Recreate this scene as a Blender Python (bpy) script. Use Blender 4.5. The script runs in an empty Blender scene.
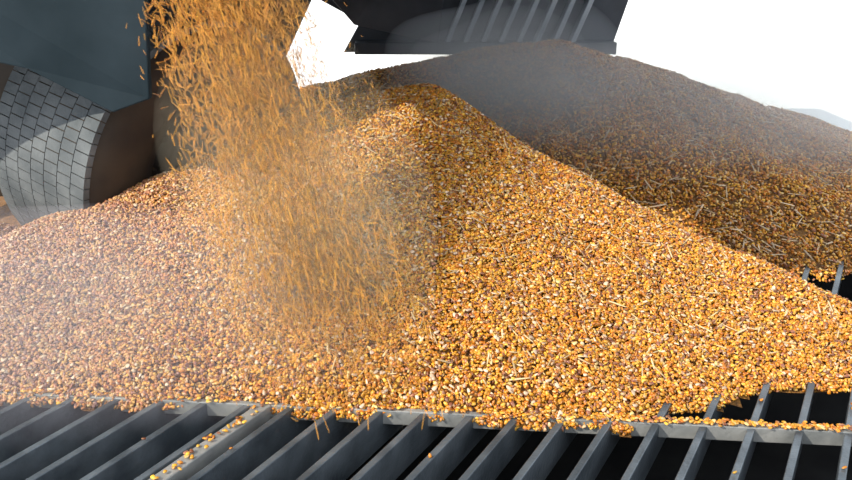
import bpy, math, numpy as np
from mathutils import Vector, Matrix
rng=np.random.default_rng(7)
sc=bpy.context.scene
try:
    sc.view_settings.view_transform='Standard'; sc.view_settings.look='None'
except Exception as e: print(e)

# ---------------- materials ----------------
def newmat(name):
    m=bpy.data.materials.new(name); m.use_nodes=True
    nt=m.node_tree; return m,nt,nt.nodes['Principled BSDF']
def noisy(name,c1,c2,scale=8,rough=.6,metal=0,bump=.0,bscale=60,detail=6,spec=.5):
    m,nt,b=newmat(name)
    tc=nt.nodes.new('ShaderNodeTexCoord')
    n=nt.nodes.new('ShaderNodeTexNoise'); n.inputs['Scale'].default_value=scale; n.inputs['Detail'].default_value=detail
    nt.links.new(tc.outputs['Object'],n.inputs['Vector'])
    r=nt.nodes.new('ShaderNodeValToRGB'); r.color_ramp.elements[0].position=.35; r.color_ramp.elements[1].position=.68
    r.color_ramp.elements[0].color=(*c1,1); r.color_ramp.elements[1].color=(*c2,1)
    nt.links.new(n.outputs['Fac'],r.inputs['Fac']); nt.links.new(r.outputs['Color'],b.inputs['Base Color'])
    b.inputs['Roughness'].default_value=rough; b.inputs['Metallic'].default_value=metal
    b.inputs['Specular IOR Level'].default_value=spec
    if bump>0:
        n2=nt.nodes.new('ShaderNodeTexNoise'); n2.inputs['Scale'].default_value=bscale
        nt.links.new(tc.outputs['Object'],n2.inputs['Vector'])
        bp=nt.nodes.new('ShaderNodeBump'); bp.inputs['Strength'].default_value=bump; bp.inputs['Distance'].default_value=.005
        nt.links.new(n2.outputs['Fac'],bp.inputs['Height']); nt.links.new(bp.outputs['Normal'],b.inputs['Normal'])
    return m
def attr_mat(name,rough=.4,alpha=None):
    m,nt,b=newmat(name)
    a=nt.nodes.new('ShaderNodeAttribute'); a.attribute_name='kcol'
    nt.links.new(a.outputs['Color'],b.inputs['Base Color'])
    b.inputs['Roughness'].default_value=rough
    if alpha is not None: b.inputs['Alpha'].default_value=alpha
    return m
M_kernel=attr_mat('corn_kernels',.30)
M_fall=attr_mat('corn_in_motion',.8,.19)
M_base=noisy('packed_corn',(.10,.042,.008),(.30,.135,.022),90,.8,0,.8,200)
M_steel=noisy('grate_steel',(.075,.092,.11),(.17,.20,.23),14,.36,.45,.25,120)
M_steel2=noisy('worn_steel',(.24,.25,.25),(.38,.38,.37),20,.45,.3,.2,120)
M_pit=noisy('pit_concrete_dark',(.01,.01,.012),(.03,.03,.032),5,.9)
M_ground=noisy('pale_concrete_ground',(.86,.88,.9),(.93,.94,.95),1.5,.9,0,.2,40)
M_body=noisy('trailer_paint_dusty',(.007,.017,.024),(.020,.034,.045),5,.75,.0,.1,60,6,.2)
M_hop=noisy('hopper_steel_dusty',(.020,.012,.007),(.05,.032,.018),6,.6,.1)
M_hop2=noisy('hopper_steel_grey',(.035,.042,.055),(.075,.085,.105),5,.5,.2)
M_rib=noisy('hopper_rib_steel',(.20,.24,.29),(.34,.38,.43),8,.5,.2)
M_rub=noisy('tire_rubber',(.022,.013,.008),(.05,.032,.018),8,.8)
M_tread=noisy('tire_tread_dusty',(.085,.098,.108),(.15,.165,.175),10,.85,0,.4,90,6,.3)
M_rim=noisy('rim_steel',(.04,.033,.027),(.07,.058,.047),10,.7,.2)

# ---------------- helpers ----------------
def link(o,parent=None):
    sc.collection.objects.link(o)
    if parent: o.parent=parent
    return o
def empty(name):
    e=bpy.data.objects.new(name,None); e.empty_display_size=.1; return link(e)
def mesh_obj(name,v,f,mat,parent=None,smooth=False,bevel=0):
    me=bpy.data.meshes.new(name); me.from_pydata([tuple(map(float,p)) for p in v],[],f); me.update()
    import bmesh
    bm=bmesh.new(); bm.from_mesh(me); bmesh.ops.recalc_face_normals(bm,faces=bm.faces[:]); bm.to_mesh(me); bm.free()
    me.materials.append(mat)
    if smooth: me.polygons.foreach_set('use_smooth',[True]*len(me.polygons))
    o=bpy.data.objects.new(name,me); link(o,parent)
    if bevel>0:
        b=o.modifiers.new('bevel','BEVEL'); b.width=bevel; b.segments=2; b.limit_method='ANGLE'
    return o
def slab(name,pts,ext,mat,parent=None,bevel=.003):
    n=len(pts); e=Vector(ext)
    v=[Vector(p) for p in pts]+[Vector(p)+e for p in pts]
    f=[list(range(n)),list(range(n,2*n))[::-1]]+[[i,(i+1)%n,n+(i+1)%n,n+i] for i in range(n)]
    return mesh_obj(name,v,f,mat,parent,False,bevel)
def boxes_mesh(name,boxes,mat,parent=None,bevel=0):
    V=[];F=[]
    for o,a,b,c in boxes:
        o=Vector(o);a=Vector(a);b=Vector(b);c=Vector(c); k=len(V)
        V+=[o,o+a,o+a+b,o+b,o+c,o+a+c,o+a+b+c,o+b+c]
        F+=[[k,k+3,k+2,k+1],[k+4,k+5,k+6,k+7],[k,k+1,k+5,k+4],[k+1,k+2,k+6,k+5],[k+2,k+3,k+7,k+6],[k+3,k,k+4,k+7]]
    return mesh_obj(name,V,F,mat,parent,False,bevel)

# ---------------- pile height ----------------
def ridge(pts,n=24):
    out=[]
    for (a,b) in zip(pts[:-1],pts[1:]):
        for t in np.linspace(0,1,n): out.append([a[i]*(1-t)+b[i]*t for i in range(3)])
    return np.array(out)
R1=ridge([(-1.3,1.85,.15),(-.95,1.62,.12),(-.5,1.95,.265),(-.26,2.06,.365),(-.08,2.1,.405),(.0,2.1,.405),(.35,1.88,.235),(.84,1.52,.045)])
R2=np.concatenate([ridge([(-.75,2.8,.12),(-.1,3.05,.32),(.46,3.2,.405),(.9,3.0,.26),(1.35,2.7,.08)]),
                   ridge([(.46,3.2,.405),(.62,2.85,.28),(.95,2.35,.12)])])
def cone(x,y,R,s,r0):
    h=np.full(x.shape,-9.)
    for p in R:
        d=np.sqrt((x-p[0])**2+(y-p[1])**2+r0*r0)-r0
        h=np.maximum(h,p[2]-s*d)
    return h
_ph=rng.uniform(0,6.28,(14,)); _k=rng.normal(0,1,(14,2))*np.linspace(4,30,14)[:,None]
_am=.0055/np.linspace(1,4,14)
def wob(x,y):
    z=np.zeros_like(x)
    for i in range(14): z+=_am[i]*np.sin(_k[i,0]*x+_k[i,1]*y+_ph[i])
    return z
def foot(x,y):
    ry=y-(1.228-.087*x)
    return (ry-.012+.006*np.sin(23*x)+.004*np.sin(61*x+1))*.85
def h1(x,y):
    h=cone(x,y,R1,.45,.04)
    s=np.clip(x*.566+(y-2.1)*.824,0,None)
    h=h-.55*s*np.clip((x+.02)/.12,0,1)
    return np.minimum(h,foot(x,y))
def h2(x,y): return cone(x,y,R2,.33,.08)
def H(x,y): return np.maximum(h1(x,y),h2(x,y))+wob(x,y)

# ---------------- corn mesh builder ----------------
def kernel_template():
    V=[(-.5,0,0)]
    for s,w,t in [(-.36,.22,.14),(.02,.36,.20),(.38,.34,.17)]:
        for k in range(6):
            a=k*math.pi/3; V.append((s,w*math.cos(a),t*math.sin(a)))
    V.append((.44,0,0))
    F=[]
    for k in range(6): F.append((0,1+(k+1)%6,1+k))
    for r in range(2):
        for k in range(6):
            a=1+r*6+k; b=1+r*6+(k+1)%6; F+= [(a,b,b+6),(a,b+6,a+6)]
    for k in range(6): F.append((19,13+k,13+(k+1)%6))
    return np.array(V),np.array(F)
KV,KF=kernel_template()
def unit(a): return a/np.linalg.norm(a,axis=1,keepdims=True)
def build_kernels(name,C,N,A,S,col,mat,parent=None,tipfac=.30):
    n=len(C); N=unit(N); A=unit(A-N*np.sum(A*N,1,keepdims=True)); B=np.cross(N,A)
    P=(C[:,None,:]+A[:,None,:]*(KV[None,:,0:1]*S[:,None,0:1])+B[:,None,:]*(KV[None,:,1:2]*S[:,None,1:2])
       +N[:,None,:]*(KV[None,:,2:3]*S[:,None,2:3])).reshape(-1,3)
    F=(KF[None]+(np.arange(n)*len(KV))[:,None,None]).reshape(-1)
    nf=len(F)//3
    me=bpy.data.meshes.new(name)
    me.vertices.add(len(P)); me.vertices.foreach_set('co',P.astype(np.float32).ravel())
    me.loops.add(len(F)); me.loops.foreach_set('vertex_index',F.astype(np.int32))
    me.polygons.add(nf); me.polygons.foreach_set('loop_start',(np.arange(nf)*3).astype(np.int32))
    me.polygons.foreach_set('use_smooth',np.ones(nf,bool))
    me.update(calc_edges=True)
    at=me.attributes.new('kcol','FLOAT_COLOR','POINT')
    cc=np.ones((n,len(KV),4),np.float32); cc[:,:,:3]=col[:,None,:]
    w=np.zeros(len(KV)); w[0]=tipfac; w[1:7]=tipfac*.6; w[19]=.10
    tip=np.array([.80,.58,.28])
    cc[:,:,:3]=cc[:,:,:3]*(1-w[None,:,None])+tip*w[None,:,None]
    at.data.foreach_set('color',cc.ravel())
    me.materials.append(mat)
    o=bpy.data.objects.new(name,me); return link(o,parent)
PAL=np.array([[.72,.32,.02],[.64,.22,.012],[.82,.45,.05],[.52,.15,.010],[.86,.60,.24],[.20,.06,.025],[.70,.44,.24],[.38,.15,.08]])
PW=np.array([.28,.24,.15,.13,.06,.08,.04,.05]); PW/=PW.sum()
def colors(n,x=None):
    c=PAL[rng.choice(len(PAL),n,p=PW)]*rng.uniform(.6,1.15,(n,1))
    if x is not None:
        dust_haze=np.clip((-x-.25)/.7,0,1)[:,None]*.5  # mauve tint puts the lavender dust haze of the left side into kernel colour
        c=c*(1-dust_haze)+np.array([.52,.36,.37])*rng.uniform(.5,1.25,(n,1))*dust_haze
    return np.clip(c,0,1)
def normals(x,y):
    e=.006
    return np.stack([-(H(x+e,y)-H(x-e,y))/(2*e),-(H(x,y+e)-H(x,y-e))/(2*e),np.ones_like(x)],1)
def scatter(n,x0,x1,y0,y1,cond,scale=1,tilt=.7):
    x=rng.uniform(x0,x1,n); y=rng.uniform(y0,y1,n); z=H(x,y); k=cond(x,y,z); x,y,z=x[k],y[k],z[k]; m=len(x)
    N=unit(normals(x,y)); C=np.stack([x,y,z],1)+N*rng.uniform(-.003,.006,(m,1))*scale
    N2=unit(N+rng.normal(0,tilt,(m,3))); A=rng.normal(0,1,(m,3))
    S=np.array([.0092,.0089,.0095])*rng.uniform(.65,1.18,(m,1))*scale
    return C,N2,A,S,colors(m,x)
def cat(*L): return [np.concatenate([l[i] for l in L]) for i in range(5)]
front=scatter(245000,-1.45,1.2,1.15,2.3,lambda x,y,z:(z>-.012)&(h1(x,y)>h2(x,y)-.02))
back=scatter(105000,-1.2,2.2,1.6,3.6,lambda x,y,z:(z>-.19)&(h2(x,y)>=h1(x,y)-.01)&((z>-.02)|(y>2.3)),1.18)
def debris(n,x0,x1,y0,y1,cond,lmin,lmax,w,col):
    C,N,A,S,c=scatter(n,x0,x1,y0,y1,cond,1,.15); m=len(C)
    S=np.stack([rng.uniform(lmin,lmax,m),rng.uniform(.5,1.2,m)*w,rng.uniform(.4,.8,m)*w],1)
    C=C+unit(N)*.004
    return C,N,A,S,np.array(col)*rng.uniform(.6,1.2,(m,1))
d1=debris(1500,-.2,1.1,1.2,2.2,lambda x,y,z:(z>.02)&(h1(x,y)>h2(x,y)),.012,.045,.005,[.66,.48,.26])
d2=debris(1800,-.3,2.0,1.9,3.5,lambda x,y,z:(z>.0)&(h2(x,y)>h1(x,y)),.02,.07,.008,[.58,.42,.26])
d3=debris(5500,-1.3,1.1,1.1,2.2,lambda x,y,z:(z>.0)&(h1(x,y)>h2(x,y)),.006,.013,.010,[.74,.54,.38])
d4=debris(5000,-1.3,1.1,1.1,2.2,lambda x,y,z:(z>.0)&(h1(x,y)>h2(x,y)),.006,.012,.009,[.28,.10,.06])
pile=empty('corn_pile')
P=cat(front,back,d1,d2,d3,d4)
P[4]=np.clip(P[4],0,1)
print('kernels',len(P[0]))
build_kernels('kernel_layer',*P,M_kernel,pile)
gx=np.arange(-2.3,2.8,.02); gy=np.arange(.9,4.6,.02); X,Y=np.meshgrid(gx,gy); Z=H(X,Y)-.005
idx=-np.ones(X.shape,int); ok=Z>-.26; idx[ok]=np.arange(ok.sum())
F=[]
for j in range(X.shape[0]-1):
    for i in range(X.shape[1]-1):
        q=[idx[j,i],idx[j,i+1],idx[j+1,i+1],idx[j+1,i]]
        if min(q)>=0 and not (Y[j,i]<2.2 and Z[j,i]<-.018): F.append([int(a) for a in q])
mesh_obj('packed_core',np.stack([X[ok],Y[ok],Z[ok]],1),F,M_base,pile,True)

# ---------------- grate ----------------
grate=empty('pit_grate')
b=Vector((.491,.871,0)); e=Vector((.996,-.087,0)); p0=Vector((0,1.228,0)); sp=.077
nb=Vector((b.y,-b.x,0)); up=Vector((0,0,1))
bars=[]; T=.012; Hh=.066
for k in range(-26,34):
    q=p0+e*(k*sp)
    t1=1.05 if q.x>-.25 else .25
    t0=-1.15
    bars.append((q+b*t0-nb*T/2-up*Hh,b*(t1-t0),nb*T,up*Hh))
boxes_mesh('bearing_bars',bars,M_steel,grate,.0015)
eb=e; en=Vector((-e.y,e.x,0))
cb=[]
a0=p0-e*2.0
cb.append((a0-en*.006-up*.025,e*4.6,en*.012,up*.027))
for t in (-.62,.62):
    a=p0+b*t-e*(2.0 if t<0 else .1)
    cb.append((a-en*.005-up*.055,e*(4.6 if t<0 else 2.7),en*.01,up*.03))
boxes_mesh('cross_bars',cb,M_steel2,grate,.0015)
seam=p0+e*(-3.6*sp)
boxes_mesh('panel_joint_bar',[(seam+b*-1.15-nb*.012-up*.05,b*1.15,nb*.024,up*.053)],M_steel2,grate,.002)
pit=empty('receiving_pit')
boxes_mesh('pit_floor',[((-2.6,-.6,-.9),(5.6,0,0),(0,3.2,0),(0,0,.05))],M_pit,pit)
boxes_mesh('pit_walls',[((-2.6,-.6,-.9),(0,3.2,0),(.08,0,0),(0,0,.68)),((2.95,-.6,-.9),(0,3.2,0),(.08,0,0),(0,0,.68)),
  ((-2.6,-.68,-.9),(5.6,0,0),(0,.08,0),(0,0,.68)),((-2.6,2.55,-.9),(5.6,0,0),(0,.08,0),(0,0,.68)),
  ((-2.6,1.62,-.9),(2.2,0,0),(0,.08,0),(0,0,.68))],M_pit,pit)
zt=-.2
boxes_mesh('ground',[((-30,2.6,zt-.04),(60,0,0),(0,40,0),(0,0,.04)),((-30,-12,zt-.04),(60,0,0),(0,11.4,0),(0,0,.04)),
   ((-30,-.6,zt-.04),(27.4,0,0),(0,3.2,0),(0,0,.04)),((3.0,-.6,zt-.04),(27,0,0),(0,3.2,0),(0,0,.04)),((-2.6,1.65,zt-.04),(2.2,0,0),(0,.96,0),(0,0,.04))],M_ground)

def on_bar(origin,dirv,s0,s1,n,wid,ztop):
    s=rng.uniform(s0,s1,n); w=rng.normal(0,wid,n); d=np.array(dirv); pr=np.array([-d[1],d[0],0])
    C=np.array(origin)+s[:,None]*d+w[:,None]*pr; C[:,2]=ztop+rng.uniform(.001,.004,n)
    N=np.array([[0,0,1.]])+rng.normal(0,.25,(n,3)); A=rng.normal(0,1,(n,3))
    S=np.full((n,3),.0094)*rng.uniform(.8,1.1,(n,1))
    return C,N,A,S,colors(n)
L=[on_bar(p0,e,-.95,1.0,420,.004,.004),on_bar(p0,e,.1,.95,380,.005,.004),on_bar(seam,b,-.5,0,80,.006,.004)]
for k in range(-14,16):
    L.append(on_bar(p0+e*(k*sp),b,-.35,0,int(rng.integers(0,2)),.001,.001))
    if k>4: L.append(on_bar(p0+e*(k*sp),b,0,.3,int(rng.integers(1,8)),.001,.001))
L=cat(*L)
build_kernels('loose_corn_kernels',*L,M_kernel)

# ---------------- wheel ----------------
wheel=empty('truck_wheel')
c=Vector((-.56,2.1,.2)); n=Vector((.85,-.53,-.20)).normalized()
t=Vector((-.53,-.85,0)).normalized(); R=.38; W=.36
u2=n.cross(t).normalized()
if u2.z<0: u2=-u2
def wp(r,a,w):
    return c+(t*math.cos(a)+u2*math.sin(a))*r+n*w
prof=[(.20,.0),(.24,.012),(.30,.016),(.345,.004),(.366,-.02),(.3745,-.07),(.3755,-W/2),(.3745,-W+.07),(.366,-W+.02),(.345,-W-.004),(.30,-W-.016),(.24,-W-.012),(.20,-W)]
NS=96; V=[];F=[]
for i in range(NS):
    a=2*math.pi*i/NS
    for r,w in prof: V.append(wp(r,a,w))
m=len(prof)
for i in range(NS):
    for j in range(m):
        j2=(j+1)%m; i2=(i+1)%NS
        F.append([i*m+j,i*m+j2,i2*m+j2,i2*m+j])
mesh_obj('tire_casing',V,F,M_rub,wheel,True)
V=[];F=[]
NB=88; cols=7
for i in range(NB):
    for k in range(cols):
        w0=-.014-(W-.028)*k/cols-.0013; w1=-.014-(W-.028)*(k+1)/cols+.0013
        sh=(.5 if k%2 else 0)
        a0=2*math.pi*(i+sh+.05)/NB; a1=2*math.pi*(i+sh+.95)/NB
        kk=len(V)
        for r in (.36,.378):
            V+=[wp(r,a0,w0),wp(r,a1,w0),wp(r,a1,w1),wp(r,a0,w1)]
        F+=[[kk,kk+1,kk+2,kk+3],[kk+4,kk+5,kk+6,kk+7],[kk,kk+1,kk+5,kk+4],[kk+1,kk+2,kk+6,kk+5],[kk+2,kk+3,kk+7,kk+6],[kk+3,kk,kk+4,kk+7]]
mesh_obj('tread_blocks',V,F,M_tread,wheel)
prof=[(.215,-.004),(.205,-.012),(.20,-.05),(.12,-.09),(.10,-.05),(.06,-.03),(.0001,-.03)]
V=[];F=[];m=len(prof)
for i in range(48):
    for r,w in prof: V.append(wp(r,2*math.pi*i/48,w))
for i in range(48):
    for j in range(m-1):
        i2=(i+1)%48; F.append([i*m+j,i*m+j+1,i2*m+j+1,i2*m+j])
mesh_obj('rim',V,F,M_rim,wheel,True)
bx=[]
for i in range(10):
    a=2*math.pi*i/10; o=wp(.145,a,-.08); bx.append((o-t*.01-u2*.01,t*.02,u2*.02,n*.03))
boxes_mesh('lug_nuts',bx,M_rim,wheel,.003)

# ---------------- trailer ----------------
tr=empty('grain_trailer')
slab('fender_panel',[(-1.5,1.74,.57),(-.888,1.74,.517),(-.83,1.74,.505),(-.655,1.72,.417),(-.575,1.72,.445),(-.54,1.74,1.0),(-1.5,1.76,1.0)],(0,.02,0),M_body,tr)
slab('wheel_well_liner',[(-2.0,2.5,.0),(-.75,2.5,.0),(-.75,2.5,1.0),(-2.0,2.5,1.0)],(0,.02,0),M_hop,tr)
slab('hopper_side_wall',[(-.60,2.47,.12),(-.508,2.47,.295),(-.34,2.47,.61),(-.14,2.47,1.0),(-1.1,2.6,1.0),(-1.0,2.6,.12)],(0,.02,0),M_hop,tr)
slab('hopper_edge_flange',[(-.52,2.44,.27),(-.50,2.44,.27),(-.12,2.44,1.0),(-.15,2.44,1.0)],(0,.05,0),M_body,tr)
slab('rear_hopper_wall',[(-.354,3.62,.31),(.79,3.62,.31),(.99,3.62,1.0),(-1.3,3.62,1.0),(-.452,3.62,.53),(-.279,3.62,.437)],(0,.04,0),M_hop2,tr)
bx=[]
for i in range(8):
    x=.08+i*.075
    bx.append(((x,3.55,.36),(.022,0,0),(.20,0,.5),(0,.07,0)))
boxes_mesh('rear_hopper_ribs',bx,M_rib,tr,.003)
boxes_mesh('rear_hopper_beam',[((-.3,3.54,.31),(1.1,0,0),(0,.08,0),(0,0,.05))],M_hop2,tr,.004)
slab('rear_hopper_slope',[(-.30,3.56,.43),(.05,3.50,.36),(.12,3.2,1.0),(-.75,3.3,1.0)],(0,.03,0),M_hop2,tr)
boxes_mesh('trailer_floor_shade',[((-2.2,1.60,1.0),(3.1,0,0),(0,2.6,0),(0,0,.06)),((-.42,1.22,1.0),(1.32,0,0),(0,.38,0),(0,0,.06))],M_hop2,tr,.004)  # unseen above the view; edges and added front piece shaped to shade the piles
def frustum(name,cx,cy,z0,z1,w0,d0,w1,d1,mat,parent):
    V=[]
    for z,w,d in ((z0,w0,d0),(z1,w1,d1)):
        V+=[(cx-w,cy-d,z),(cx+w,cy-d,z),(cx+w,cy+d,z),(cx-w,cy+d,z)]
    F=[[0,1,5,4],[1,2,6,5],[2,3,7,6],[3,0,4,7]]
    o=mesh_obj(name,V,F,mat,parent); s=o.modifiers.new('s','SOLIDIFY'); s.thickness=.008; return o
frustum('discharge_spout',-.42,1.70,.84,1.0,.16,.08,.22,.11,M_hop,tr)

# ---------------- falling corn ----------------
def stream(n,x0,y0,z0,z1,sx,sy,drift,spread,lmin,lmax,pw=.95):
    f=rng.uniform(0,1,n)**pw; z=z0+(z1-z0)*f
    x=x0+drift*f**1.1+np.clip(rng.normal(0,1,n),-2,2)*(sx+spread*f); y=y0+rng.normal(0,1,n)*(sy+.3*spread*f)-.33*f
    k=z>H(x,y)+.006; x,y,z,f=x[k],y[k],z[k],f[k]; m=len(x)
    A=np.stack([np.full(m,drift*.9)+rng.normal(0,.015,m),rng.normal(0,.02,m)-.3,np.full(m,-(z0-z1))],1)
    N=rng.normal(0,1,(m,3))
    S=np.stack([rng.uniform(lmin,lmax,m),rng.uniform(.003,.0065,m),np.full(m,.007)],1)
    c=np.array([[.90,.40,.045]])*rng.uniform(.5,1.1,(m,1))+rng.uniform(0,.05,(m,3))
    return np.stack([x,y,z],1),N,A,S,np.clip(c,0,1)
s1=stream(13500,-.43,1.66,.86,.0,.060,.05,.30,.03,.012,.042,.95)
s2=stream(2000,-.40,1.66,.86,.0,.075,.06,.30,.05,.006,.018,.8)
build_kernels('falling_corn_stream',*cat(s1,s2),M_fall,None,.15)

# ---------------- dust: each cloud is a few nested puffs, thin outside and denser inside ----------------
import bmesh
def dust_haze(name,loc,scl,dens,col,rot=(0,0,0),shells=3,aniso=-.25):
    root=bpy.data.objects.new(name,None); link(root); root.location=loc; root.rotation_euler=rot
    m=bpy.data.materials.new(name); m.use_nodes=True; nt=m.node_tree; nt.nodes.remove(nt.nodes['Principled BSDF'])
    v=nt.nodes.new('ShaderNodeVolumeScatter'); v.inputs['Density'].default_value=dens/shells; v.inputs['Color'].default_value=(*col,1); v.inputs['Anisotropy'].default_value=aniso
    nt.links.new(v.outputs[0],nt.nodes['Material Output'].inputs['Volume'])
    for i in range(shells):
        f=1-.24*i
        me=bpy.data.meshes.new('puff_%d'%(i+1)); bm=bmesh.new(); bmesh.ops.create_icosphere(bm,subdivisions=4,radius=1)
        for vv in bm.verts:
            p=vv.co; k=1+.10*math.sin(3.1*p.x+i)*math.cos(2.7*p.y-i)+.06*math.sin(5.3*p.z+2*p.x+i)
            vv.co=p*k*f
        bm.to_mesh(me); bm.free(); me.materials.append(m)
        o=bpy.data.objects.new('puff_%d'%(i+1),me); o.scale=scl; link(o,root)
dust_haze('grain_dust_cloud',(.85,2.70,.18),(.95,.50,.32),1.6,(.95,.93,.97))
dust_haze('grain_dust_cloud',(.24,2.55,.38),(.40,.32,.24),2.8,(.88,.92,1.0))
dust_haze('grain_dust_cloud',(-.7,1.42,.08),(.60,.34,.22),1.3,(.95,.87,1.0))
dust_haze('grain_dust_cloud',(-.24,1.45,.30),(.24,.16,.42),1.5,(1.0,.82,.58),(math.radians(-22),math.radians(-19),0),3,-.6)

# ---------------- light ----------------
w=bpy.data.worlds.new('sky'); sc.world=w; w.use_nodes=True
bg=w.node_tree.nodes['Background']; bg.inputs['Color'].default_value=(.88,.94,1.0,1); bg.inputs['Strength'].default_value=1.45
sd=bpy.data.lights.new('sun','SUN'); sd.energy=5.0; sd.angle=.01; sd.color=(1,.92,.78)
so=bpy.data.objects.new('sun',sd); link(so)
so.rotation_euler=Vector((.72,.40,-.60)).to_track_quat('-Z','Y').to_euler()
# ---------------- camera ----------------
cd=bpy.data.cameras.new('camera'); cd.lens=35; cd.sensor_width=36; cd.clip_start=.01
co=bpy.data.objects.new('camera',cd); link(co); co.location=(0,0,.75); co.rotation_euler=(math.radians(90-19.7),0,0)
sc.camera=co
